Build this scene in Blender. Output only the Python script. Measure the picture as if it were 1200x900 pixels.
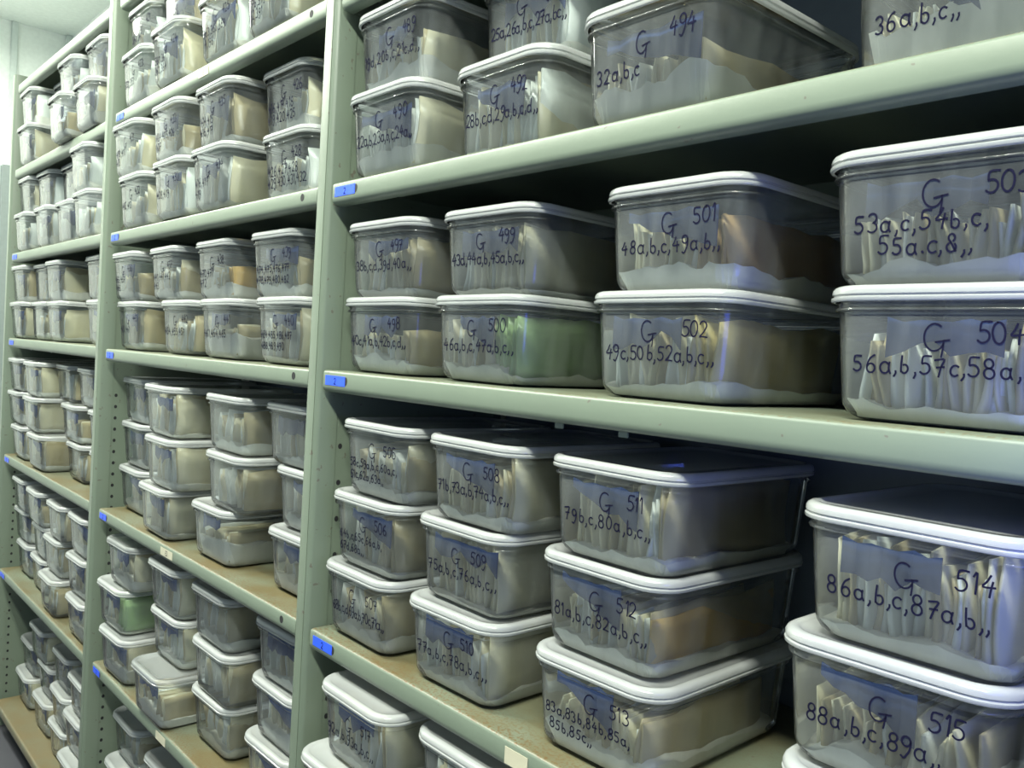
import bpy, bmesh, math, random
from mathutils import Vector, Matrix, noise
for o in list(bpy.data.objects): bpy.data.objects.remove(o)
SC = bpy.context.scene
COL = SC.collection
random.seed(7)

# ---------------------------------------------------------------- camera
cam_data = bpy.data.cameras.new('camera')
cam_data.sensor_fit = 'HORIZONTAL'; cam_data.sensor_width = 36.0
cam_data.lens = 999.259 / 1200 * 36.0
cam_data.clip_start = 0.01; cam_data.clip_end = 50
cam = bpy.data.objects.new('camera', cam_data); COL.objects.link(cam)
right = Vector((0.66387542, 0.74560793, 0.05777752))
down = Vector((0.06217528, 0.02196212, -0.99782358))
fwd = Vector((-0.74525409, 0.66602289, -0.03177827))
rot = Matrix((right, -down, -fwd)).transposed().to_4x4()
cam.matrix_world = Matrix.Translation((1.10605227, -0.59585863, 0.05767144)) @ rot
SC.camera = cam

# ---------------------------------------------------------------- world, light, exposure
w = bpy.data.worlds.new('world'); SC.world = w; w.use_nodes = True
bg = w.node_tree.nodes['Background']
bg.inputs['Color'].default_value = (0.64, 0.80, 0.90, 1); bg.inputs['Strength'].default_value = 0.20
SC.view_settings.view_transform = 'Standard'; SC.view_settings.look = 'None'
SC.view_settings.gamma = 1.0; SC.view_settings.use_curve_mapping = False
SC.view_settings.exposure = 1.60
SC.cycles.transparent_max_bounces = 40
SC.cycles.max_bounces = 10; SC.cycles.diffuse_bounces = 4; SC.cycles.glossy_bounces = 4
SC.cycles.transmission_bounces = 6
SC.cycles.sample_clamp_indirect = 4.0
LAMPS = [(-2.45, -0.55, 19.0), (-0.75, -0.66, 23.0), (1.05, -0.95, 33.0)]   # x, y, watts of each ceiling fitting
LAMP_COL = (0.96, 1.0, 0.87)
CEIL = 1.42
bl = bpy.data.lights.new('blue_tint_fill', 'AREA'); bl.shape = 'RECTANGLE'; bl.size = .16; bl.size_y = .16  # added light for the blue tint at the right, no fixture there
bl.energy = .24; bl.color = (0.06, 0.12, 1.0)
blo = bpy.data.objects.new('blue_tint_fill', bl); COL.objects.link(blo)
blo.location = (1.08, -.13, .0); blo.rotation_euler = (Vector((-.7, .62, -.10))).to_track_quat('-Z', 'Y').to_euler()

# ---------------------------------------------------------------- material helpers
def newmat(name):
    m = bpy.data.materials.new(name); m.use_nodes = True
    nt = m.node_tree; nt.nodes.clear()
    out = nt.nodes.new('ShaderNodeOutputMaterial')
    return m, nt, out
def N(nt, t, **kw):
    n = nt.nodes.new(t)
    for k, v in kw.items():
        if k in n.inputs: n.inputs[k].default_value = v
        else: setattr(n, k, v)
    return n
def L(nt, a, b): nt.links.new(a, b)
def ramp(nt, fac, stops):
    r = N(nt, 'ShaderNodeValToRGB')
    e = r.color_ramp.elements
    while len(e) < len(stops): e.new(.5)
    for i, (p, c) in enumerate(stops):
        e[i].position = p; e[i].color = c if len(c) == 4 else (*c, 1)
    L(nt, fac, r.inputs[0]); return r.outputs[0]
def mixc(nt, fac, a, b):
    n = nt.nodes.new('ShaderNodeMix'); n.data_type = 'RGBA'
    for s, v in ((n.inputs[0], fac), (n.inputs[6], a), (n.inputs[7], b)):
        if hasattr(v, 'node'): L(nt, v, s)
        else: s.default_value = v if isinstance(v, float) else (*v, 1)
    return n.outputs[2]

def plain(name, col, rough=.6, metal=0.0, spec=.5):
    m, nt, out = newmat(name)
    p = N(nt, 'ShaderNodeBsdfPrincipled', Roughness=rough, Metallic=metal)
    p.inputs['Base Color'].default_value = (*col, 1)
    p.inputs['Specular IOR Level'].default_value = spec
    tc = N(nt, 'ShaderNodeTexCoord'); nz = N(nt, 'ShaderNodeTexNoise', Scale=60.0)
    L(nt, tc.outputs['Object'], nz.inputs['Vector'])
    c = mixc(nt, nz.outputs['Fac'], tuple(x*.9 for x in col), tuple(min(1, x*1.08) for x in col))
    L(nt, c, p.inputs['Base Color'])
    L(nt, p.outputs[0], out.inputs[0]); return m

STEEL = (0.130, 0.163, 0.123)
def steel(name, dust=0.0, rust=0.0, allbrown=0.0):
    m, nt, out = newmat(name)
    p = N(nt, 'ShaderNodeBsdfPrincipled', Roughness=.42)
    tc = N(nt, 'ShaderNodeTexCoord'); pos = tc.outputs['Object']
    n1 = N(nt, 'ShaderNodeTexNoise', Scale=9.0, Detail=4.0); L(nt, pos, n1.inputs['Vector'])
    base = mixc(nt, n1.outputs['Fac'], tuple(x*.92 for x in STEEL), tuple(x*1.08 for x in STEEL))
    # chipped specks
    n2 = N(nt, 'ShaderNodeTexNoise', Scale=95.0, Detail=2.0); L(nt, pos, n2.inputs['Vector'])
    chips = ramp(nt, n2.outputs['Fac'], [(0.70, (0, 0, 0)), (0.735, (1, 1, 1))])
    base = mixc(nt, chips, base, (0.10, 0.095, 0.075))
    if dust > 0:
        g = N(nt, 'ShaderNodeNewGeometry'); sx = N(nt, 'ShaderNodeSeparateXYZ'); L(nt, g.outputs['Normal'], sx.inputs[0])
        up = ramp(nt, sx.outputs['Z'], [(0.55, (0, 0, 0)), (0.9, (1, 1, 1))])
        n3 = N(nt, 'ShaderNodeTexNoise', Scale=7.0, Detail=6.0); L(nt, pos, n3.inputs['Vector'])
        dm = ramp(nt, n3.outputs['Fac'], [(0.36, (.2, .2, .2)), (0.62, (1, 1, 1))])
        mm = N(nt, 'ShaderNodeMath', operation='MULTIPLY'); L(nt, up, mm.inputs[0]); L(nt, dm, mm.inputs[1])
        m2 = N(nt, 'ShaderNodeMath', operation='MULTIPLY'); L(nt, mm.outputs[0], m2.inputs[0]); m2.inputs[1].default_value = dust
        base = mixc(nt, m2.outputs[0], base, (0.100, 0.083, 0.038))
        # rust grains gathered along the front edge
        sp = N(nt, 'ShaderNodeSeparateXYZ'); L(nt, pos, sp.inputs[0])
        edge = ramp(nt, sp.outputs['Y'], [(0.0, (1, 1, 1)), (0.05, (.15, .15, .15))])
        n4 = N(nt, 'ShaderNodeTexNoise', Scale=260.0, Detail=3.0); L(nt, pos, n4.inputs['Vector'])
        grain = ramp(nt, n4.outputs['Fac'], [(0.51, (0, 0, 0)), (0.58, (1, 1, 1))])
        a = N(nt, 'ShaderNodeMath', operation='MULTIPLY'); L(nt, edge, a.inputs[0]); L(nt, grain, a.inputs[1])
        b = N(nt, 'ShaderNodeMath', operation='MULTIPLY'); L(nt, a.outputs[0], b.inputs[0]); L(nt, up, b.inputs[1])
        c = N(nt, 'ShaderNodeMath', operation='MULTIPLY'); L(nt, b.outputs[0], c.inputs[0]); c.inputs[1].default_value = rust
        base = mixc(nt, c.outputs[0], base, (0.10, 0.060, 0.022))
    if allbrown > 0:
        n5 = N(nt, 'ShaderNodeTexNoise', Scale=14.0, Detail=6.0); L(nt, pos, n5.inputs['Vector'])
        bm_ = ramp(nt, n5.outputs['Fac'], [(0.25, (.4, .4, .4)), (0.6, (1, 1, 1))])
        k = N(nt, 'ShaderNodeMath', operation='MULTIPLY'); L(nt, bm_, k.inputs[0]); k.inputs[1].default_value = allbrown
        base = mixc(nt, k.outputs[0], base, (0.13, 0.10, 0.05))
    L(nt, base, p.inputs['Base Color'])
    bmp = N(nt, 'ShaderNodeBump', Strength=.12, Distance=.001); L(nt, n2.outputs['Fac'], bmp.inputs['Height'])
    L(nt, bmp.outputs[0], p.inputs['Normal'])
    L(nt, p.outputs[0], out.inputs[0]); return m

def plastic(name, milk, tint, milkcol, rough, streak=0.0):
    """frosted polypropylene: lets light through, a milky share scatters it, fresnel gloss on top"""
    m, nt, out = newmat(name)
    tr = N(nt, 'ShaderNodeBsdfTransparent'); tr.inputs[0].default_value = (*tint, 1)
    df = N(nt, 'ShaderNodeBsdfDiffuse'); df.inputs[0].default_value = (*milkcol, 1)
    tl = N(nt, 'ShaderNodeBsdfTranslucent'); tl.inputs[0].default_value = (*milkcol, 1)
    md = N(nt, 'ShaderNodeMixShader'); md.inputs[0].default_value = .45
    L(nt, df.outputs[0], md.inputs[1]); L(nt, tl.outputs[0], md.inputs[2])
    mx = N(nt, 'ShaderNodeMixShader'); mx.inputs[0].default_value = milk
    if streak:
        tc = N(nt, 'ShaderNodeTexCoord'); mp = N(nt, 'ShaderNodeMapping'); mp.inputs['Scale'].default_value = (38, 38, 9)
        oi = N(nt, 'ShaderNodeObjectInfo')
        L(nt, tc.outputs['Object'], mp.inputs[0]); L(nt, oi.outputs['Location'], mp.inputs['Location'])
        nz = N(nt, 'ShaderNodeTexNoise', Scale=1.0, Detail=3.0); L(nt, mp.outputs[0], nz.inputs['Vector'])
        r = N(nt, 'ShaderNodeMapRange'); L(nt, nz.outputs['Fac'], r.inputs[0])
        r.inputs[1].default_value = .3; r.inputs[2].default_value = .7
        r.inputs[3].default_value = max(0, milk-streak); r.inputs[4].default_value = milk+streak
        L(nt, r.outputs[0], mx.inputs[0])
    L(nt, tr.outputs[0], mx.inputs[1]); L(nt, md.outputs[0], mx.inputs[2])
    gl = N(nt, 'ShaderNodeBsdfGlossy', Roughness=rough)
    fr = N(nt, 'ShaderNodeFresnel', IOR=1.45)
    m2 = N(nt, 'ShaderNodeMixShader'); L(nt, fr.outputs[0], m2.inputs[0])
    L(nt, mx.outputs[0], m2.inputs[1]); L(nt, gl.outputs[0], m2.inputs[2])
    L(nt, m2.outputs[0], out.inputs[0]); return m

def packing(name, col, var=.12, transl=.3, gloss=.25):
    m, nt, out = newmat(name)
    oi = N(nt, 'ShaderNodeObjectInfo'); tc = N(nt, 'ShaderNodeTexCoord')
    mp = N(nt, 'ShaderNodeMapping'); mp.inputs['Scale'].default_value = (120, 14, 22); L(nt, tc.outputs['Object'], mp.inputs[0])
    nz = N(nt, 'ShaderNodeTexNoise', Scale=1.0, Detail=3.0); L(nt, mp.outputs[0], nz.inputs['Vector'])
    c = mixc(nt, nz.outputs['Fac'], tuple(x*(1-var*1.6) for x in col), tuple(min(1, x*(1+var)) for x in col))
    hs = N(nt, 'ShaderNodeHueSaturation')
    mr = N(nt, 'ShaderNodeMapRange'); L(nt, oi.outputs['Random'], mr.inputs[0]); mr.inputs[3].default_value = .78; mr.inputs[4].default_value = 1.15
    L(nt, mr.outputs[0], hs.inputs['Value']); L(nt, c, hs.inputs['Color'])
    p = N(nt, 'ShaderNodeBsdfPrincipled', Roughness=.28); L(nt, hs.outputs[0], p.inputs['Base Color'])
    p.inputs['Specular IOR Level'].default_value = gloss
    tl = N(nt, 'ShaderNodeBsdfTranslucent'); L(nt, hs.outputs[0], tl.inputs[0])
    mx = N(nt, 'ShaderNodeMixShader'); mx.inputs[0].default_value = transl
    L(nt, p.outputs[0], mx.inputs[1]); L(nt, tl.outputs[0], mx.inputs[2]); L(nt, mx.outputs[0], out.inputs[0]); return m

M = {}
M['steel'] = steel('grey_green_paint')
M['shelf'] = steel('shelf_paint', .45, .5)
M['shelf_rusty'] = steel('shelf_paint_rusty', 1.0, 1.0)
M['shelf_brown'] = steel('shelf_paint_brown', 1.0, .8, .85)
M['body'] = plastic('frosted_body', .095, (.93, .97, 1.0), (.80, .86, .86), .10, .06)
M['lid'] = plastic('frosted_lid', .60, (.93, .96, .96), (.80, .83, .83), .16)
M['clear_lid'] = plastic('clear_lid', .34, (.90, .95, .98), (.86, .90, .90), .06)
M['ink'] = plain('marker_ink', (.006, .006, .022), .9, spec=.1)
M['hole'] = plain('dark_hole', (.008, .008, .010), .8)
M['tape'] = plain('blue_tape', (.02, .085, .75), .45)
M['paper'] = plain('cream_paper', (.42, .40, .30), .7)
M['wall'] = plain('white_wall_paint', (.78, .82, .78), .6)
M['strip'] = plain('wall_strip_paint', (.60, .66, .63), .5)
M['floor'] = plain('dark_floor', (.045, .045, .055), .5)
M['back'] = plain('rear_shade_paint', (.10, .125, .16), .6)  # dark tone painted in for the shade behind the bays
M['cab'] = plain('cabinet_paint', (.20, .235, .23), .45)
M['beige'] = plain('beige_paint', (.17, .16, .12), .5)
M['white'] = plain('white_enamel', (.8, .8, .8), .4)
M['cream'] = packing('cream_bags', (.76, .70, .47))
M['pale'] = packing('pale_bags', (.82, .84, .76))
M['void_shade'] = packing('void_shade_sheet', (.028, .055, .165), transl=.15)  # dark tone painting the shaded void in the upper part of a box
M['tan'] = packing('tan_bags', (.55, .46, .26))
M['green'] = packing('green_card', (.42, .60, .26), transl=.3)
M['amber'] = packing('amber_paper', (.78, .52, .17))
M['brown'] = packing('brown_slides', (.55, .36, .17))
M['yellow'] = packing('yellow_card', (.66, .54, .22))
M['powder'] = packing('white_wadding', (.90, .88, .77), var=.06, gloss=.05)

# ---------------------------------------------------------------- object helpers
def link(name, bm, mats, parent=None, smooth=True):
    me = bpy.data.meshes.new(name); bm.to_mesh(me); bm.free()
    for m in (mats if isinstance(mats, (list, tuple)) else [mats]): me.materials.append(m)
    if smooth:
        for p in me.polygons: p.use_smooth = True
        me.set_sharp_from_angle(angle=math.radians(40))
    o = bpy.data.objects.new(name, me); COL.objects.link(o)
    if parent: o.parent = parent
    return o
def tag(o, label, cat, group=None, kind=None):
    if label: o['label'] = label
    if cat: o['category'] = cat
    if group: o['group'] = group
    if kind: o['kind'] = kind
    return o
def empty(name, loc):
    o = bpy.data.objects.new(name, None); o.empty_display_size = .05; COL.objects.link(o); o.location = loc; return o
def struct(name, bm, m, **k):
    o = link(name, bm, m, smooth=False); o['kind'] = 'structure'; return o
def box(bm, x0, x1, y0, y1, z0, z1, bev=0.0, mi=0):
    r = bmesh.ops.create_cube(bm, size=1.0)
    vs = r['verts']
    for v in vs:
        v.co = Vector(((x0+x1)/2+v.co.x*(x1-x0), (y0+y1)/2+v.co.y*(y1-y0), (z0+z1)/2+v.co.z*(z1-z0)))
    fs = {f for v in vs for f in v.link_faces}
    for f in fs: f.material_index = mi
    if bev:
        es = {e for v in vs for e in v.link_edges}
        bmesh.ops.bevel(bm, geom=list(es), offset=bev, segments=2, affect='EDGES', clamp_overlap=True)
def one_box(*a, **k):
    bm = bmesh.new(); box(bm, *a, **k); return bm
def disc(bm, c, ax, ay, ru, rv, n=14, mi=0):
    vs = [bm.verts.new(c + ax*ru*math.cos(2*math.pi*i/n) + ay*rv*math.sin(2*math.pi*i/n)) for i in range(n)]
    f = bm.faces.new(vs); f.material_index = mi
def puck(bm, c, ax, ay, nrm, ru, rv, t, n=16):
    a = [bm.verts.new(c + ax*ru*math.cos(2*math.pi*i/n) + ay*rv*math.sin(2*math.pi*i/n)) for i in range(n)]
    b = [bm.verts.new(v.co + nrm*t) for v in a]
    bm.faces.new(b); bm.faces.new(list(reversed(a)))
    for i in range(n): bm.faces.new((a[i], a[(i+1) % n], b[(i+1) % n], b[i]))
    bmesh.ops.recalc_face_normals(bm, faces=bm.faces[:])
X, Y, Z = Vector((1, 0, 0)), Vector((0, 1, 0)), Vector((0, 0, 1))

# ---------------------------------------------------------------- the room
FLOOR = -1.215
struct('floor', one_box(-3.4, 3.2, -2.2, .6, FLOOR-.05, FLOOR), M['floor'])
struct('ceiling', one_box(-3.4, 3.2, -2.2, .6, CEIL, CEIL+.05), M['wall'])
struct('wall_left', one_box(-3.4, -3.3, -2.2, .6, FLOOR, CEIL), M['wall'])
struct('wall_back', one_box(-3.3, 3.2, .48, .58, FLOOR, CEIL), M['wall'])
struct('trim_1', one_box(-3.3, -3.288, .235, .262, FLOOR, CEIL, bev=.003), M['strip'])
struct('trim_2', one_box(-3.3, -3.275, .455, .48, FLOOR, CEIL, bev=.003), M['strip'])

# ceiling fittings
for i, (lx, ly, wt) in enumerate(LAMPS):
    t = empty('ceiling_lamp', (lx, ly, CEIL))
    tag(t, ['twin tube ceiling lamp nearest the white end wall', 'twin tube ceiling lamp above the middle of the aisle',
            'twin tube ceiling lamp above the near end of the aisle'][i], 'lamp', 'ceiling lamps over the aisle')
    bm = bmesh.new(); box(bm, -.62, .62, -.09, .09, -.05, 0, bev=.006); link('housing', bm, M['white'], t)
    for s in (-1, 1):
        bm = bmesh.new()
        bmesh.ops.create_cone(bm, cap_ends=True, segments=14, radius1=.013, radius2=.013, depth=1.18,
                              matrix=Matrix.Translation((0, s*.045, -.07)) @ Matrix.Rotation(math.pi/2, 4, 'Y'))
        m, nt, out = newmat('lit_tube')
        e = N(nt, 'ShaderNodeEmission', Strength=6.0); e.inputs[0].default_value = (*LAMP_COL, 1); L(nt, e.outputs[0], out.inputs[0])
        link('tube', bm, m, t)
    ld = bpy.data.lights.new('tube_light', 'AREA'); ld.shape = 'RECTANGLE'; ld.size = 1.15; ld.size_y = .15
    ld.energy = wt; ld.color = LAMP_COL
    lo = bpy.data.objects.new('tube_light', ld); COL.objects.link(lo); lo.parent = t; lo.location = (0, 0, -.095)

# ---------------------------------------------------------------- racking
H = {'RZ': .5500, 'RA': .2834, 'RB': .0245, 'RC': -.3403, 'RD': -.6900,
     'MZ': .8065, 'M0': .5499, 'M1': .2842, 'M2': .0232, 'M3': -.3390, 'M4': -.6909, 'M5': -1.1154,
     'F0': .8065, 'F1': .5459, 'F2': .2882, 'F3': .0263, 'F4': -.3358, 'F5': -.6960, 'F6': -1.1154, 'RE': -1.1154}
BAY = {'R': 0.0, 'M': -1.0, 'F': -2.0}
DEPTH = .34
BAYNAME = {'R': 'nearest bay', 'M': 'middle bay', 'F': 'farthest bay'}
ORD = ['first', 'second', 'third', 'fourth', 'fifth', 'sixth', 'seventh']
SHELVES = {'R': ['RZ', 'RA', 'RB', 'RC', 'RD', 'RE'], 'M': ['MZ', 'M0', 'M1', 'M2', 'M3', 'M4', 'M5'], 'F': ['F0', 'F1', 'F2', 'F3', 'F4', 'F5', 'F6']}
SHELFWORD = {'RZ': 'at the top edge', 'RA': 'above the boxes G 497 to 503', 'RB': 'under the boxes G 498 to 504', 'RC': 'with rusty edge under boxes G 507 to 516',
             'RD': 'below the boxes G 517 to 520', 'RE': 'lowest of all'}

def upright(k, x, z1, label):
    t = empty('shelf_upright', (x, 0, FLOOR)); tag(t, label, 'upright', 'uprights between the shelf bays')
    h = z1 - FLOOR
    # folded front flange: face, rounded nose, return lip
    prof = [(.036, .030), (.036, .004), (.0345, .0008), (.031, -.002), (.0290, -.003), (.0284, .0022), (.0272, .0022), (.0266, -.003), (.007, -.003), (.004, -.0015), (.003, .002), (.003, .030), (.0055, .030), (.0055, .004), (.0335, .004), (.0335, .030)]
    bm = bmesh.new()
    a = [bm.verts.new((px, py, 0)) for px, py in prof]; b = [bm.verts.new((px, py, h)) for px, py in prof]
    n = len(prof)
    for i in range(n): bm.faces.new((a[i], a[(i+1) % n], b[(i+1) % n], b[i]))
    bm.faces.new(b); bm.faces.new(list(reversed(a))); bmesh.ops.recalc_face_normals(bm, faces=bm.faces[:])
    link('front_flange', bm, M['steel'], t)
    bm = bmesh.new(); box(bm, .0300, .0350, .030, DEPTH, 0, h)
    z = .03
    while z < h-.02:
        for yy in ((.0375,) if z+FLOOR < -.06 and (k > 0 or int(z*1000) % 3) else ()):
            disc(bm, Vector((.0353, yy, z)), Y, Z, .0034, .0040, mi=1)
            disc(bm, Vector((.0297, yy, z)), Y, Z, .0034, .0040, mi=1)
        z += .0262
    link('side_panel', bm, [M['steel'], M['hole']], t, smooth=False)
    bm = bmesh.new(); box(bm, .003, .036, DEPTH-.02, DEPTH, 0, h, bev=.002); link('rear_flange', bm, M['steel'], t)
upright(0, 0.0, 1.10, 'grey green steel upright between the nearest and middle bays')
upright(1, -1.012, 1.10, 'grey green steel upright between the middle and farthest bays')
upright(2, -1.985, .845, 'grey green steel upright at the far left end of the racking')
upright(3, 1.0, 1.10, 'grey green steel upright at the near right end of the racking')

LIP = {'R': .0300, 'M': .0280, 'F': .0285}
EXT = {'R': (.0445, .994), 'M': (-.938, .0005), 'F': (-1.915, -1.0105)}
def shelf(key):
    b = key[0]; z = H[key]; x0, x1 = EXT[b]
    idx = SHELVES[b].index(key)
    if b == 'R': lab = 'grey green steel shelf of nearest bay ' + SHELFWORD[key]
    elif key == 'MZ': lab = 'grey green steel shelf of middle bay cut off by the top edge'
    elif key == 'F0': lab = 'bare top shelf of farthest bay with holes, nothing on it'
    else: lab = 'grey green steel shelf of %s, %s one down that carries boxes' % (BAYNAME[b], ORD[idx-1])
    t = empty('steel_shelf', (0, 0, z)); tag(t, lab, 'shelf', 'steel shelves of the racking')
    lp = LIP[b]
    pts = [(DEPTH-.004, 0), (.006, 0), (.0028, -.0004), (.0008, -.0018), (0, -.004), (-.0004, -lp+.009), (.0006, -lp+.0045), (.0032, -lp+.0013), (.0075, -lp), (.018, -lp),
           (.018, -lp+.0016), (.0078, -lp+.0016), (.0034, -lp+.005), (.0018, -lp+.009), (.002, -.0045), (.006, -.002), (DEPTH-.006, -.002), (DEPTH-.006, -lp), (DEPTH-.004, -lp)]
    bm = bmesh.new(); n = len(pts)
    A = [bm.verts.new((x0, p, q)) for p, q in pts]; B = [bm.verts.new((x1, p, q)) for p, q in pts]
    for i in range(n): bm.faces.new((A[i], A[(i+1) % n], B[(i+1) % n], B[i]))
    bm.faces.new(A); bm.faces.new(list(reversed(B)))
    bmesh.ops.recalc_face_normals(bm, faces=bm.faces[:])
    mat = M['shelf_brown'] if key in ('F6', 'M5') else M['shelf_rusty'] if key in ('RC', 'M3', 'M4', 'F4', 'F5', 'RD') else M['shelf']
    o = link('shelf_board', bm, mat, t)
    # end plate folded down at each end
    for xx, s in ((x0, 1), (x1, -1)):
        bm = bmesh.new(); box(bm, min(xx, xx+s*.0016), max(xx, xx+s*.0016), .0024, DEPTH-.007, -lp+.002, -.0022); link('end_flange', bm, M['steel'], t, smooth=False)
    return t
SH = {k: shelf(k) for b in 'RMF' for k in SHELVES[b]}

# stroke lettering shared by shelf labels and boxes
def arc(cx, cy, rx, ry, a0, a1, n=10):
    return [(cx+rx*math.cos(math.radians(a0+(a1-a0)*i/n)), cy+ry*math.sin(math.radians(a0+(a1-a0)*i/n))) for i in range(n+1)]
GLY = {  # strokes in a box one unit high; advance width last
 '0': ([arc(.30, .5, .26, .48, 95, 460, 16)], .72),
 '1': ([[(.10, .78), (.24, .98), (.22, .02)]], .42),
 '2': ([arc(.28, .72, .24, .27, 160, -30, 9)+[(.30, .28), (.04, .03), (.22, .06), (.58, .02)]], .72),
 '3': ([arc(.24, .74, .22, .24, 150, -80, 9)+arc(.24, .26, .26, .25, 80, -140, 9)], .64),
 '4': ([[(.34, .98), (.20, .66), (.06, .42), (.58, .46)], [(.46, .70), (.42, .34), (.40, .0)]], .72),
 '5': ([[(.54, .96), (.16, .94), (.12, .58)]+arc(.26, .32, .26, .28, 110, -140, 10)], .68),
 '6': ([[(.46, .97), (.22, .78), (.08, .44)]+arc(.29, .25, .22, .25, 180, 520, 12)], .68),
 '7': ([[(.04, .90), (.26, .94), (.54, .95), (.36, .50), (.24, .0)], [(.14, .50), (.52, .54)]], .66),
 '8': ([arc(.29, .74, .20, .23, -90, 250, 12)+arc(.29, .25, .24, .26, 90, -270, 12)], .68),
 '9': ([arc(.26, .70, .22, .25, 20, 380, 12)+[(.48, .60), (.44, .25), (.22, -.16), (.06, -.10)]], .64),
 'a': ([arc(.26, .30, .24, .29, 40, 330, 10), [(.50, .58), (.47, .25), (.56, .02)]], .68),
 'b': ([[(.10, 1.0), (.08, .5), (.10, .06)]+arc(.28, .26, .20, .25, 220, 480, 9)], .62),
 'c': ([arc(.28, .30, .24, .29, 50, 310, 10)], .56),
 'd': ([arc(.26, .28, .23, .27, 60, 330, 10), [(.50, 1.0), (.48, .45), (.54, .02)]], .70),
 'G': ([arc(.36, .52, .34, .46, 55, 330, 14), [(.40, .36), (.84, .44)], [(.66, .42), (.64, .10), (.60, -.14)]], .95),
 'T': ([[(.05, .95), (.65, .95)], [(.35, .95), (.33, 0)]], .7),
 'E': ([[(.5, .95), (.1, .95), (.1, .02), (.55, .02)], [(.1, .5), (.45, .5)]], .66),
 '&': ([arc(.30, .76, .16, .20, -60, 240, 10)+[(.50, .05)], arc(.28, .26, .24, .25, 100, 400, 10)], .7),
 ',': ([[(.14, .10), (.15, -.02), (.06, -.20)]], .30),
 '.': ([[(.10, .07), (.14, .03)]], .28),
 '-': ([[(.06, .42), (.46, .45)]], .6),
 ' ': ([], .45)}
def crom(p, k=4):
    if len(p) < 3: return p
    q = [p[0]]+list(p)+[p[-1]]; out = []
    for i in range(1, len(q)-2):
        for j in range(k):
            t = j/k; r = []
            for d in (0, 1):
                a, b, c, e = q[i-1][d], q[i][d], q[i+1][d], q[i+2][d]
                r.append(.5*(2*b+(c-a)*t+(2*a-5*b+4*c-e)*t*t+(3*b-a-3*c+e)*t**3))
            out.append(tuple(r))
    out.append(p[-1]); return out
def ribbon(bm, pts, wid, mp):
    P = [Vector(p) for p in pts]; Q = [P[0]]
    for p in P[1:]:
        if (p-Q[-1]).length > wid*.25: Q.append(p)
    if len(Q) < 2: Q.append(Q[0]+Vector((wid*.5, 0)))
    la = []; lb = []
    for i, p in enumerate(Q):
        d = (Q[min(i+1, len(Q)-1)]-Q[max(i-1, 0)])
        d = d.normalized() if d.length else Vector((1, 0)); nn = Vector((-d.y, d.x))*wid/2
        if i == 0: p = p-d*wid*.4
        if i == len(Q)-1: p = p+d*wid*.4
        la.append(bm.verts.new(mp(*(p+nn)))); lb.append(bm.verts.new(mp(*(p-nn))))
    for i in range(len(Q)-1): bm.faces.new((la[i], lb[i], lb[i+1], la[i+1]))
def write(bm, text, x, y, h, wid, mp, rng, track=1.0, maxw=None):
    tw = sum(GLY[c][1] for c in text)*h*track
    if maxw and tw > maxw: track *= maxw/tw
    for c in text:
        st, adv = GLY[c]
        dx, dy, sl = rng.uniform(-.04, .04)*h, rng.uniform(-.05, .05)*h, rng.uniform(-.06, .10)
        s = rng.uniform(.92, 1.08)
        for k in st:
            pts = [(x+dx+(px*min(1, track+.1)+sl*py)*h*s, y+dy+py*h*s) for px, py in crom(k, 3)]
            ribbon(bm, pts, wid, mp)
        x += adv*h*track
    return x

def lip_point(key, x, z): return Vector((x, -.0007, z))
def tape(key, x, text='2', wd=.052, ht=.0135, zc=-.0135, tilt=0.0, mat='tape', txt_h=.009, name='label_tape'):
    t = SH[key]
    bm = bmesh.new(); box(bm, x, x+wd, -.0009, -.0003, zc-ht/2, zc+ht/2, bev=.0002)
    o = link(name, bm, M[mat], t, smooth=False)
    o['label'] = 'blue tape label' if mat == 'tape' else 'cream paper label'
    if text:
        bm = bmesh.new(); rng = random.Random(hash(key) % 97 if False else len(key)+int(abs(x)*100))
        write(bm, text, x+wd*.5-.3*txt_h*len(text), zc-txt_h/2, txt_h, .0013, lambda a, b: Vector((a, -.0010, b)), rng)
        link('number', bm, M['ink'], o, smooth=False)
    if mat == 'tape':
        bm = bmesh.new(); puck(bm, Vector((x+wd+.001, -.0002, zc+.0004)), X, Z, -Y, .0042, .0058, .0004); link('slot', bm, M['hole'], t, smooth=False)
def slot(key, x, zc=-.012):
    bm = bmesh.new(); puck(bm, Vector((x, -.0002, zc)), X, Z, -Y, .0052, .0056, .0004); link('slot', bm, M['hole'], SH[key], smooth=False)
for k in ('RA', 'RB', 'RC', 'RD'): tape(k, .0515 if k != 'RC' else .0535)
for k in ('M0', 'M1', 'M2', 'M3', 'M4'): tape(k, -.93, wd=.046)
for k in ('F2', 'F3', 'F4', 'F5'): tape(k, -1.905, wd=.055)
for k in ('M0', 'M1', 'M2', 'M3'): slot(k, -.043)
tape('M0', -.462, 'E', .045, .015, mat='paper', name='paper_label')
tape('M3', -.545, 'E2', .062, .015, mat='paper', name='paper_label')
tape('M4', -.527, '', .05, .016, mat='paper', name='paper_label')
tape('RC', .462, '', .035, .018, zc=-.016, mat='paper', name='paper_label')
for x in (.50, .585):
    bm = bmesh.new(); box(bm, x-.006, x+.006, .012, .0135, -.036, -.0285, bev=.0004); link('clip', bm, M['steel'], SH['RB'], smooth=False)
for x in (-.6, -.2):
    bm = bmesh.new(); box(bm, -1.5+x*.6-.004, -1.5+x*.6+.004, .05, .052, -.034, -.0275); link('clip', bm, M['white'], SH['F3'], smooth=False)
for i in range(3):
    bm = bmesh.new(); puck(bm, Vector((-1.62+.035*i, .20, -.0022)), X, Y, -Z, .006, .012, .0006); link('hole', bm, M['white'], SH['F0'], smooth=False)

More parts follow.
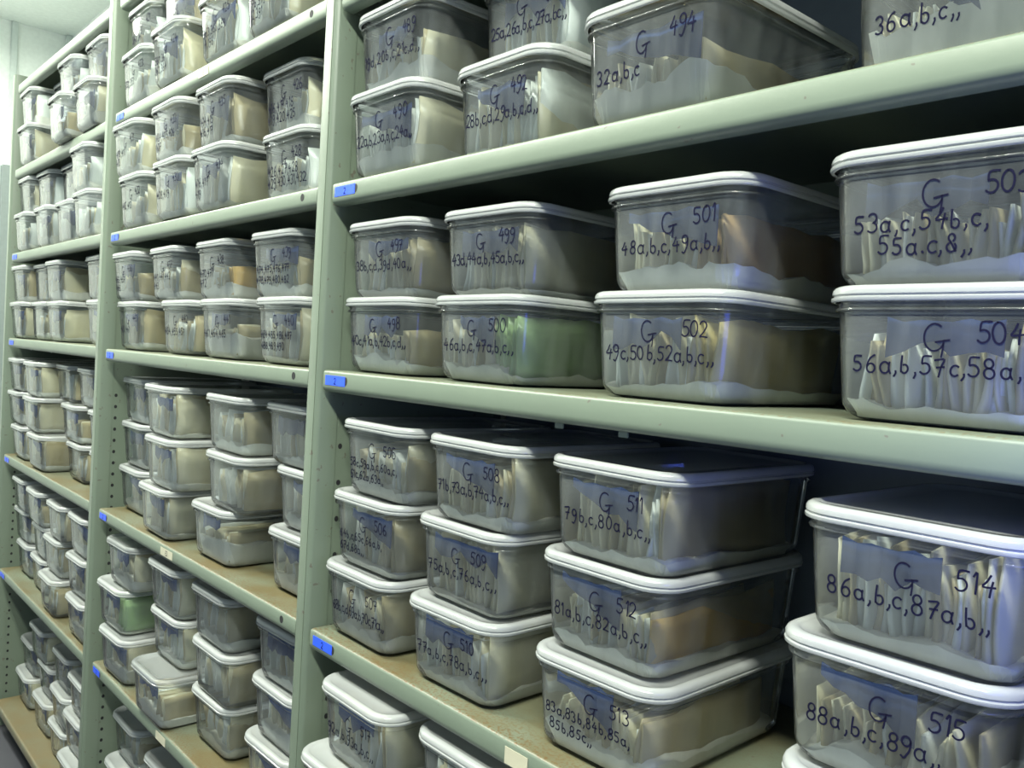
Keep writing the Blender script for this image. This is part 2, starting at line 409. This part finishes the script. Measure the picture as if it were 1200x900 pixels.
# dark sheet added behind each bay to stand in for deep shade
for b, lab in (('R', 'added dark sheet for the shade behind the nearest bay'), ('M', 'added dark sheet for the shade behind the middle bay'), ('F', 'added dark sheet for the shade behind the farthest bay')):
    x0, x1 = EXT[b]
    o = link('rear_shade_sheet', one_box(x0+.002, min(x1, x0+.95)-.002, DEPTH+.002, DEPTH+.006, FLOOR, .80 if b == 'F' else 1.1), M['back'], smooth=False)
    tag(o, lab, 'panel', 'added shade sheets behind the racking')

# ---------------------------------------------------------------- boxes
W, D = .175, .265
def rrect(ins, r, z, n=6):
    pts = []
    for cx, cy, a0 in ((W-ins-r, D-ins-r, 0), (ins+r, D-ins-r, 90), (ins+r, ins+r, 180), (W-ins-r, ins+r, 270)):
        for i in range(n+1):
            a = math.radians(a0+90*i/n); pts.append((cx+r*math.cos(a), cy+r*math.sin(a), z))
    return pts
def loft(bm, rings, cap0=False, cap1=False):
    R = [[bm.verts.new(p) for p in r] for r in rings]
    n = len(R[0])
    for a, b in zip(R, R[1:]):
        for i in range(n): bm.faces.new((a[i], a[(i+1) % n], b[(i+1) % n], b[i]))
    if cap0: bm.faces.new(list(reversed(R[0])))
    if cap1: bm.faces.new(R[-1])
INS_T, INS_B, ZB, ZT = .0065, .0125, .016, .0885     # wall inset at the rim and above the bottom fillet
def face_y(z): return INS_T+(INS_B-INS_T)*(ZT-z)/(ZT-ZB)
def body_mesh():
    bm = bmesh.new()
    rings = []
    f = .0165
    for i in range(6):
        a = math.pi/2*i/5
        rings.append(rrect(INS_B+f*(1-math.sin(a)), .022-.006*(1-math.sin(a)), .0003+(ZB-.0003)*(1-math.cos(a))))
    rings.append(rrect((INS_B+INS_T)/2, .024, (ZB+ZT)/2))
    rings.append(rrect(INS_T+.0006, .026, .0815))
    rings += [rrect(.0045, .028, .0822), rrect(.0040, .0285, .0835), rrect(.0045, .028, .0848), rrect(INS_T, .026, .0853), rrect(INS_T, .026, .0905)]
    loft(bm, rings, cap0=True)
    me = bpy.data.meshes.new('body'); bm.to_mesh(me); bm.free(); return me
def lid_mesh():
    bm = bmesh.new()
    rings = [rrect(.0030, .0315, .0896), rrect(.0008, .0335, .0894), rrect(.0, .034, .0902), rrect(.0, .034, .0925), rrect(.0016, .033, .0934), rrect(.0016, .033, .0942), rrect(.0004, .034, .0950), rrect(.0005, .034, .0980),
             rrect(.0018, .033, .1002), rrect(.0042, .031, .1016), rrect(.0080, .028, .1017), rrect(.0105, .026, .1008), rrect(.0120, .025, .0998), rrect(.030, .014, .0996)]
    loft(bm, rings, cap1=True)
    me = bpy.data.meshes.new('lid'); bm.to_mesh(me); bm.free(); return me
BODY, LID = body_mesh(), lid_mesh()
LID_CLEAR = LID.copy(); LID_CLEAR.materials.append(M['clear_lid'])
BODY.materials.append(M['body']); LID.materials.append(M['lid'])
for me in (BODY, LID, LID_CLEAR):
    for p in me.polygons: p.use_smooth = True
    me.set_sharp_from_angle(angle=math.radians(55))

def filling(seed, powder=.022, top=.066, special=None, card=True, x1=None, n=None, warm=True):
    """bags stood on edge from left to right with white wadding under them"""
    rng = random.Random(seed); bm = bmesh.new()
    xa, xb, ya, yb = .0265, W-.0265, .026, D-.030
    n = n or rng.randint(17, 23); x = xa
    xe = x1*W if x1 else xb
    step = (xe-xa)/n
    slabs = [(xa+step*i, None) for i in range(n)]
    for i, (sx, _) in enumerate(slabs):
        th = step*rng.uniform(.55, .95); h = top*rng.uniform(.78, 1.10); lean = rng.uniform(-.006, .006)
        yf = ya+rng.uniform(0, .012); yk = yb-rng.uniform(0, .03)
        mi = rng.choice([0, 0, 0, 1, 1] if warm else [0, 1, 1, 1, 1])
        if rng.random() < (.2 if warm else .06): mi = 3
        if i >= n-2: mi = rng.choice([0, 3, 3]) if warm else rng.choice([1, 1, 0]); h = max(h, min(top*1.2, .080)); yf = ya; yk = yb
        if special and i >= n-special[1]*1.5: mi = special[0]; h = top*1.05
        nu, nv = 6, 4; G = []
        ph = rng.uniform(0, 9)
        for s in (0, 1):
            g = []
            for iu in range(nu+1):
                u = iu/nu; row = []
                for iv in range(nv+1):
                    v = iv/nv
                    hh = h*(1-.10*abs(math.sin(ph+u*5)))
                    xx = sx + s*th*(1-.55*v) + lean*v + .0025*math.sin(ph+u*6+v*3)
                    row.append(bm.verts.new((min(max(xx, xa-.002), xb+.002), yf+(yk-yf)*u+.002*math.sin(ph*3+v*5), .009+hh*v)))
                g.append(row)
            G.append(g)
        def q(a, b, c, d):
            f = bm.faces.new((a, b, c, d)); f.material_index = mi; f.smooth = True
        for iu in range(nu):
            for iv in range(nv):
                a = G[0]; q(a[iu][iv], a[iu][iv+1], a[iu+1][iv+1], a[iu+1][iv])
                a = G[1]; q(a[iu][iv], a[iu+1][iv], a[iu+1][iv+1], a[iu][iv+1])
        for iv in range(nv):
            q(G[0][0][iv], G[1][0][iv], G[1][0][iv+1], G[0][0][iv+1]); q(G[0][nu][iv], G[0][nu][iv+1], G[1][nu][iv+1], G[1][nu][iv])
        for iu in range(nu):
            q(G[0][iu][nv], G[1][iu][nv], G[1][iu+1][nv], G[0][iu+1][nv]); q(G[0][iu][0], G[0][iu+1][0], G[1][iu+1][0], G[1][iu][0])
    if card:    # blue grey sheet painting in the dark void behind the front wall, ragged lower edge
        x0 = rng.uniform(.026, .05); x1_ = rng.uniform(.105, .150); n_ = 7
        zt = .079; lo_ = [rng.uniform(.046, .066) for _ in range(n_+1)]
        if rng.random() < .5: lo_ = [.068-.028*i/n_+rng.uniform(-.003, .003) for i in range(n_+1)]
        fr, bk = [], []
        for s in (0, 1):
            col = []
            for i in range(n_+1):
                xx = x0+(x1_-x0)*i/n_; yy = .0195+.0016*s+.0015*math.sin(i*1.7+seed)
                col.append((bm.verts.new((xx, yy, lo_[i])), bm.verts.new((xx, yy, zt-.004*abs(math.sin(i*1.3))))))
            (fr if s == 0 else bk).extend(col)
        fs = []
        for i in range(n_):
            fs.append(bm.faces.new((fr[i][0], fr[i+1][0], fr[i+1][1], fr[i][1]))); fs.append(bm.faces.new((bk[i][0], bk[i][1], bk[i+1][1], bk[i+1][0])))
            for e in (0, 1): fs.append(bm.faces.new((fr[i][e], bk[i][e], bk[i+1][e], fr[i+1][e])))
        for i in (0, n_): fs.append(bm.faces.new((fr[i][0], fr[i][1], bk[i][1], bk[i][0])))
        for f in fs: f.material_index = 2
    if powder:
        nx, ny = 20, 16; px0, px1, py0, py1 = .0205, W-.0205, .0195, D-.0205
        tilt = rng.uniform(-.35, .35); g = []
        for i in range(nx+1):
            row = []
            for j in range(ny+1):
                u, v = i/nx, j/ny
                hh = min(powder, .03)*(.55+tilt*(u-.5)+.40*noise.noise(Vector((u*4+seed, v*4, seed*.37)))+.20*noise.noise(Vector((u*13, v*10, seed))))*(1-.35*v)
                row.append(bm.verts.new((px0+(px1-px0)*u, py0+(py1-py0)*v, max(.004, .004+hh+max(0, powder-.03)*(1-.5*v)))))
            g.append(row)
        for i in range(nx):
            for j in range(ny):
                f = bm.faces.new((g[i][j], g[i+1][j], g[i+1][j+1], g[i][j+1])); f.material_index = 4; f.smooth = True
        rim = [g[i][0] for i in range(nx+1)]+[g[nx][j] for j in range(1, ny+1)]+[g[i][ny] for i in range(nx-1, -1, -1)]+[g[0][j] for j in range(ny-1, 0, -1)]
        lo = [bm.verts.new((min(max(v.co.x, px0+.003), px1-.003), min(max(v.co.y, py0+.003), py1-.003), .0025)) for v in rim]
        k = len(rim)
        for i in range(k):
            f = bm.faces.new((rim[i], lo[i], lo[(i+1) % k], rim[(i+1) % k])); f.material_index = 4
        f = bm.faces.new(lo); f.material_index = 4
    for v in bm.verts:      # keep everything clear of the walls, also in the rounded corners
        zz = min(max(v.co.z, .0018), ZT); v.co.z = zz
        if zz < ZB:
            t = 1-zz/ZB; ins = INS_B+.0165*(1-math.sqrt(max(0, 1-t*t)))
        else: ins = face_y(zz)
        ins += .0014; r = .0225
        x0, x1, y0, y1 = ins, W-ins, ins, D-ins
        v.co.x = min(max(v.co.x, x0), x1); v.co.y = min(max(v.co.y, y0), y1)
        cx = min(max(v.co.x, x0+r), x1-r); cy = min(max(v.co.y, y0+r), y1-r)
        d = Vector((v.co.x-cx, v.co.y-cy))
        if d.length > r: d *= r/d.length; v.co.x = cx+d.x; v.co.y = cy+d.y
    bmesh.ops.recalc_face_normals(bm, faces=bm.faces[:])
    me = bpy.data.meshes.new('packed_bags'); bm.to_mesh(me); bm.free()
    for k in ('cream', 'pale', 'void_shade', 'tan', 'powder', 'green', 'amber', 'brown', 'yellow'): me.materials.append(M[k])
    return me
GREEN, AMBER, BROWN, YELLOW, TAN = 5, 6, 7, 8, 3
FILL = [filling(i, powder=[.02, .028, .012, .035, 0, .018][i % 6], card=(i % 3 != 1), top=[.066, .060, .072][i % 3]) for i in range(12)]
FILL_PALE = [filling(20+i, powder=[.02, .030, .012, .036, .024, .018][i % 6], card=(i % 3 != 1), top=[.068, .060, .074][i % 3], warm=False) for i in range(12)]
FILL_LOW = [filling(40+i, powder=.03, top=.045, card=True) for i in range(4)]
SPECIAL = {
 'G 500': filling(71, .026, .070, (GREEN, 5)), 'G 501': filling(72, .034, .062, (BROWN, 4)), 'G 502': filling(73, .020, .068, (YELLOW, 3)),
 'G 497': filling(74, .016, .070, (TAN, 5)), 'G 499': filling(75, .010, .072, (0, 6)), 'G 494': filling(76, .042, .052, (TAN, 3), card=True),
 'G 496': filling(77, .055, .050), 'G 512': filling(78, .022, .050, (AMBER, 1)), 'G 503': filling(79, .024, .050, card=True), 'G 504': filling(80, .016, .060),
 'G 514': filling(81, .018, .068), 'G 515': filling(82, .030, .045), 'G 489': filling(83, .036, .05), 'G 509': filling(84, .006, .072, (0, 8)), 'G 506': filling(85, .014, .070, (TAN, 5)),
 'amber': filling(86, .034, .050, (AMBER, 4), card=False), 'green': filling(87, .012, .066, (GREEN, 6)), 'tan': filling(88, .02, .07, (TAN, 6)),
 'wad': filling(89, .05, .045)}

# what is written on each box of the nearest bay: number, lines
TXT = {
 'RA0': [('490', ['22a,b,23a,b,c,24a,,']), ('492', ['28b,c,d,29a,b,c,d,,']), ('494', ['32a,b,c']), ('496', ['36a,b,c,,'])],
 'RA1': [('489', ['19d,20b,c,21c,d,,']), ('491', ['25a,26a,b,c,27a,bc,,'])],
 'RB0': [('498', ['40c,41a,b,42b,c,d,,']), ('500', ['46a,b,c,47a,b,c,,']), ('502', ['49c,50b,52a,b,c,,']), ('504', ['56a,b,57c,58a,,'])],
 'RB1': [('497', ['38b,c,d,39d,40a,,']), ('499', ['43d,44a,b,45a,b,c,,']), ('501', ['48a,b,c,49a,b,,']), ('503', ['53a,c,54b,c,', '   55a.c,&,,'])],
 'RC0': [('507', ['68b,c,d,69a,b,70c,71a,,']), ('510', ['77a,b,c,78a,b,c,,']), ('513', ['83a,83b,84b,85a,', ' 85b,85c,,']), ('516', ['91a,b,c,,'])],
 'RC1': [('506', ['64b,c,65c,66a,b,', '67d,68a,,']), ('509', ['75a,b,c,76a,b,c,,']), ('512', ['81a,b,c,82a,b,c,,']), ('515', ['88a,b,c,89a,,'])],
 'RC2': [('505', ['58c,59a,b,c,60a,c,', '61c,62a,63a,,']), ('508', ['71b,73a,b,74a,b,c,,']), ('511', ['79b,c,80a,b,c,,']), ('514', ['86a,b,c,87a,b,,'])],
 'RD2': [('517', ['92a,b,93a,b,c,,']), ('520', ['97a,b,c,,'])], 'RD1': [('518', ['94a,b,c,,']), ('521', ['98a,b,,'])], 'RD0': [('519', ['95a,b,c,,']), ('522', ['99a,b,,'])],
 'M00': [('423', ['352,353']), ('424', ['360,361', '362,364']), ('425', ['363,368,369', ' 4,196']), ('427', ['376,379', '82,391'])],
 'M01': [('421', ['340,341']), ('422', ['348,349'])],
 'M10': [('432', ['412,413']), ('430', ['408,409']), ('434', ['416,417', '419']), ('428', ['426,427,428', '429,430,431,432'])],
 'M11': [('431', ['410,411', '413']), ('433', ['404,405,406', '407']), ('435', ['414,415', '416,417']), ('426', ['416,417,418', '419,420,425'])],
 'M20': [('443', ['460,461']), ('442', ['454,455,457']), ('441', ['461,464,465']), ('440', ['484,485,486,487', '488,489,490'])],
 'M21': [('436', ['466,467', '468']), ('437', ['440,441,442', '443']), ('438', ['470,471', '472']), ('439', ['474,475,476,477', '478,479,480,482'])],
}
def inscribe(bm, bm2, num, lines, rng):
    hf = W/2-INS_T-.0255; r = .0238
    def mp(s, z):      # distance along the front wall from its middle, height -> point just off the wall
        y0 = face_y(z)-.0005; k = W/2-(W/2-0)
        if abs(s) <= hf: return Vector((W/2+s, y0, z))
        sg = 1 if s > 0 else -1; a = min((abs(s)-hf)/r, 1.45)
        return Vector((W/2+sg*(hf+r*math.sin(a)), y0+r*(1-math.cos(a)), z))
    small = len(lines) > 1
    w = W-2*INS_T
    s0 = -(hf+r*.15)
    write(bm, 'G', -w*.5+w*rng.uniform(.42, .47), .0530, .0200, .0013, mp, rng)
    write(bm, num, -w*.5+w*rng.uniform(.65, .71), .0600, .0145, .0014, mp, rng, 1.0)
    h = .0108 if small and len(lines[0]) > 13 else .0132
    for i, t in enumerate(lines):
        write(bm2, t, s0+rng.uniform(0, .004), (.0370 if not small else .0395)-i*.0165, h, .00145, mp, rng, 1.13, w*.78)

WHERE = {'R': 'nearest bay', 'M': 'middle bay', 'F': 'farthest bay'}
LEVEL = {1: ['only'], 2: ['bottom', 'top'], 3: ['bottom', 'middle', 'top']}
LOOK = {'M21_2': 'holding amber paper', 'M41_0': 'holding green contents', 'M40_1': 'with clear lid', 'M42_0': 'with clear lid'}
FILLKEY = {'M21_2': 'amber', 'M41_0': 'green', 'M11_2': 'tan', 'F11_3': 'tan', 'M30_2': 'wad', 'M20_2': 'wad'}
def make_box(root_loc, sz, rotz):
    t = empty('food_storage_box', root_loc); t.rotation_euler = (0, 0, rotz); t.scale = (1, 1, sz); return t
SZ = {'RA': 1.1, 'RB': 1.0, 'M0': 1.1, 'M1': 1.1, 'M2': 1.06, 'F1': 1.1, 'F2': 1.12, 'F3': 1.1}
BOXES = [['F1',0,0,-1.872,-0.015],['F1',1,0,-1.68,0.045],['F1',2,0,-1.431,-0.035],['F1',3,0,-1.231,-0.025],['F1',0,1,-1.896,-0.005],['F1',1,1,-1.706,0.04],['F1',2,1,-1.472,-0.005],['F1',3,1,-1.251,0.005],['F2',0,0,-1.893,-0.01],['F2',1,0,-1.672,-0.005],['F2',2,0,-1.483,0.005],['F2',3,0,-1.259,-0.01],['F2',0,1,-1.930,0.004],['F2',1,1,-1.751,0.015],['F2',2,1,-1.563,0.035],['F2',3,1,-1.279,-0.015],['F3',0,0,-1.95,-0.001],['F3',1,0,-1.757,0.015],['F3',2,0,-1.578,0.015],['F3',3,0,-1.197,0.015],['F3',0,1,-1.944,-0.002],['F3',1,1,-1.764,0.019],['F3',2,1,-1.575,0.007],['F3',3,1,-1.252,0.025],['F4',0,0,-1.879,0.0],['F4',1,0,-1.635,-0.01],['F4',2,0,-1.398,0.035],['F4',3,0,-1.189,0.035],['F4',0,1,-1.944,0.0],['F4',1,1,-1.707,-0.007],['F4',2,1,-1.429,0.026],['F4',3,1,-1.207,0.032],['F4',0,2,-1.95,0.0],['F4',1,2,-1.705,-0.009],['F4',2,2,-1.526,0.033],['F4',3,2,-1.32,0.034],['F5',0,0,-1.886,0.03],['F5',1,0,-1.688,0.025],['F5',2,0,-1.463,-0.005],['F5',3,0,-1.212,0.0],['F5',0,1,-1.913,0.025],['F5',1,1,-1.661,0.02],['F5',2,1,-1.468,0.005],['F5',3,1,-1.227,0.0],['F5',0,2,-1.879,0.01],['F5',1,2,-1.655,0.0],['F5',2,2,-1.426,0.0],['F5',3,2,-1.238,0.005],['F6',0,0,-1.924,0.05],['F6',1,0,-1.691,0.045],['F6',2,0,-1.47,0.035],['F6',3,0,-1.248,0.005],['F6',0,1,-1.92,0.06],['F6',1,1,-1.69,0.055],['F6',2,1,-1.459,0.035],['F6',3,1,-1.268,0.02],['F6',1,2,-1.732,0.04],['F6',2,2,-1.469,0.04],['F6',3,2,-1.255,0.025],['M0',0,0,-0.911,-0.01],['M0',1,0,-0.7,-0.02],['M0',2,0,-0.469,-0.015],['M0',3,0,-0.277,-0.015],['M0',0,1,-0.944,0.01],['M0',1,1,-0.761,0.02],['M1',0,0,-0.882,-0.015],['M1',1,0,-0.657,-0.02],['M1',2,0,-0.473,-0.015],['M1',3,0,-0.256,0.02],['M1',0,1,-0.905,-0.025],['M1',1,1,-0.675,-0.02],['M1',2,1,-0.475,-0.01],['M1',3,1,-0.286,0.03],['M2',0,0,-0.952,0.015],['M2',1,0,-0.677,0.015],['M2',2,0,-0.475,0.015],['M2',3,0,-0.239,0.015],['M2',0,1,-0.952,-0.0],['M2',1,1,-0.739,0.01],['M2',2,1,-0.507,0.015],['M2',3,1,-0.266,0.013],['M3',0,0,-0.946,0.032],['M3',1,0,-0.7,-0.005],['M3',2,0,-0.459,0.01],['M3',3,0,-0.187,0.03],['M3',0,1,-0.954,0.036],['M3',1,1,-0.668,-0.008],['M3',2,1,-0.403,0.01],['M3',3,1,-0.179,0.036],['M3',0,2,-0.944,0.032],['M3',1,2,-0.688,-0.006],['M3',2,2,-0.415,0.01],['M3',3,2,-0.218,0.032],['M4',0,0,-0.902,-0.01],['M4',1,0,-0.653,-0.02],['M4',2,0,-0.468,0.03],['M4',3,0,-0.227,0.025],['M4',0,1,-0.929,-0.01],['M4',1,1,-0.672,0.02],['M4',2,1,-0.45,0.02],['M4',3,1,-0.219,0.03],['M4',0,2,-0.892,-0.005],['M4',1,2,-0.67,0.01],['M4',2,2,-0.453,0.015],['M4',3,2,-0.206,0.025],['M5',0,0,-0.945,0.03],['M5',1,0,-0.7,0.03],['M5',0,1,-0.943,0.027],['M5',1,1,-0.7,0.03],['M5',0,2,-0.954,0.045],['M5',1,2,-0.701,0.03],['RA',0,0,0.063,-0.005],['RA',1,0,0.267,0.02],['RA',2,0,0.495,0.0],['RA',3,0,0.752,0.04],['RA',0,1,0.058,0.005],['RA',1,1,0.268,0.05],['RB',0,0,0.05,0.011],['RB',1,0,0.254,0.015],['RB',2,0,0.516,0.015],['RB',3,0,0.767,0.015],['RB',0,1,0.057,0.007],['RB',1,1,0.262,0.015],['RB',2,1,0.524,0.018],['RB',3,1,0.762,0.009],['RC',0,0,0.045,0.005],['RC',1,0,0.247,0.005],['RC',2,0,0.468,0.01],['RC',3,0,0.763,-0.005],['RC',0,1,0.056,0.005],['RC',1,1,0.248,0.014],['RC',2,1,0.463,0.019],['RC',3,1,0.756,-0.002],['RC',0,2,0.074,0.005],['RC',1,2,0.269,0.007],['RC',2,2,0.474,0.013],['RC',3,2,0.767,-0.004],['RD',0,0,0.07,-0.02],['RD',1,0,0.29,0.0],['RD',0,1,0.073,-0.035],['RD',1,1,0.29,0.0],['RD',0,2,0.093,-0.02],['RD',1,2,0.288,0.0]]
proto = make_box((0, 0, 0), 1, 0)
pb = bpy.data.objects.new('body', BODY); COL.objects.link(pb); pb.parent = proto
pl = bpy.data.objects.new('lid', LID); COL.objects.link(pl); pl.parent = proto
first = True
for i, (sh, col, lv, bx, by) in enumerate(BOXES):
    rng = random.Random(i*13+5)
    sz = SZ.get(sh, 1.0); z = H[sh]+.1*sz*lv+.0002
    if first: t, b_, l_ = proto, pb, pl; first = False
    else:
        t = proto.copy(); COL.objects.link(t)
        b_ = pb.copy(); COL.objects.link(b_); b_.parent = t
        l_ = pl.copy(); COL.objects.link(l_); l_.parent = t
    if (sh, lv, col) in (('M4', 0, 1), ('M4', 2, 0)): l_.data = LID_CLEAR; l_['label'] = 'clear glossy lid'
    rz = math.radians(rng.uniform(-1.2, 1.2))
    t.location = (bx, by, z); t.rotation_euler = (0, 0, rz); t.scale = (1, 1, sz)
    bay = sh[0]; key = '%s%d' % (sh, lv)
    num = None; lines = None
    if key in TXT:
        order = sorted({c for s, c, l, _, _ in BOXES if s == sh and l == lv}); k = order.index(col)
        if k < len(TXT[key]): num, lines = TXT[key][k]
    if num:
        bm = bmesh.new(); bm2 = bmesh.new(); inscribe(bm, bm2, num, lines, rng)
        link('number_writing', bm, M['ink'], t, smooth=False)['label'] = 'black marker box number'
        link('list_writing', bm2, M['ink'], t, smooth=False)['label'] = 'black marker list of samples'
    nl = max(l for s, c, l, _, _ in BOXES if s == sh and c == col)+1
    word = LEVEL[nl][lv] if nl > 1 else 'bottom'; idx = SHELVES[bay].index(sh)
    if bay == 'R':
        lab = 'translucent white-lidded box marked G %s, %s of its stack' % (num, word); fl = 'pale bags packed inside the box marked G %s' % num
        fk = 'G '+num
    else:
        fk = FILLKEY.get('%s_%d' % (key, col), '')
        look = LOOK.get('%s_%d' % (key, col))
        place = '%s of %s stack from left, %s filled shelf down, %s' % (word, ORD[col], ORD[idx-1], WHERE[bay])
        lab = ('box %s, %s' % (look, place)) if look else 'translucent white-lidded box, '+place
        fl = 'pale bags inside box, '+place
    tag(t, lab, 'storage box', 'plastic boxes on the %s' % WHERE[bay])
    me = SPECIAL.get(fk) or (FILL_LOW[i % 4] if rng.random() < .12 else (FILL_PALE if sh in ('RA', 'M0', 'M1', 'F1', 'F2') else FILL)[(i*5+lv) % 12])
    f = bpy.data.objects.new('packed_bags', me); COL.objects.link(f)
    f.location = (bx, by, z); f.rotation_euler = (0, 0, rz); f.scale = (1, 1, sz)
    tag(f, fl, 'packing', 'bags inside the boxes', 'stuff')

# grey drawer cabinet beyond the far end of the racking
t = empty('drawer_cabinet', (-3.0, .24, FLOOR)); tag(t, 'grey drawer cabinet beyond the far left upright', 'cabinet')
hh = .70-FLOOR
bm = bmesh.new(); box(bm, -.28, .22, -.12, .23, .04, hh, bev=.006); link('carcass', bm, M['cab'], t, smooth=False)
bm = bmesh.new(); box(bm, -.26, .20, -.10, .22, 0, .04); link('plinth', bm, M['hole'], t, smooth=False)
zc = hh-.14
for m_, dh in (('cab', .11), ('beige', .11), ('hole', .09), ('cab', .28), ('cab', .3), ('cab', .3), ('cab', .3)):
    bm = bmesh.new(); box(bm, -.26, .20, -.132, -.12, zc-dh+.01, zc, bev=.002); d = link('drawer', bm, M[m_], t, smooth=False)
    bm = bmesh.new(); box(bm, -.09, .03, -.142, -.132, zc-dh*.5-.006, zc-dh*.5+.006, bev=.002); link('handle', bm, M['steel'], d, smooth=False)
    zc -= dh
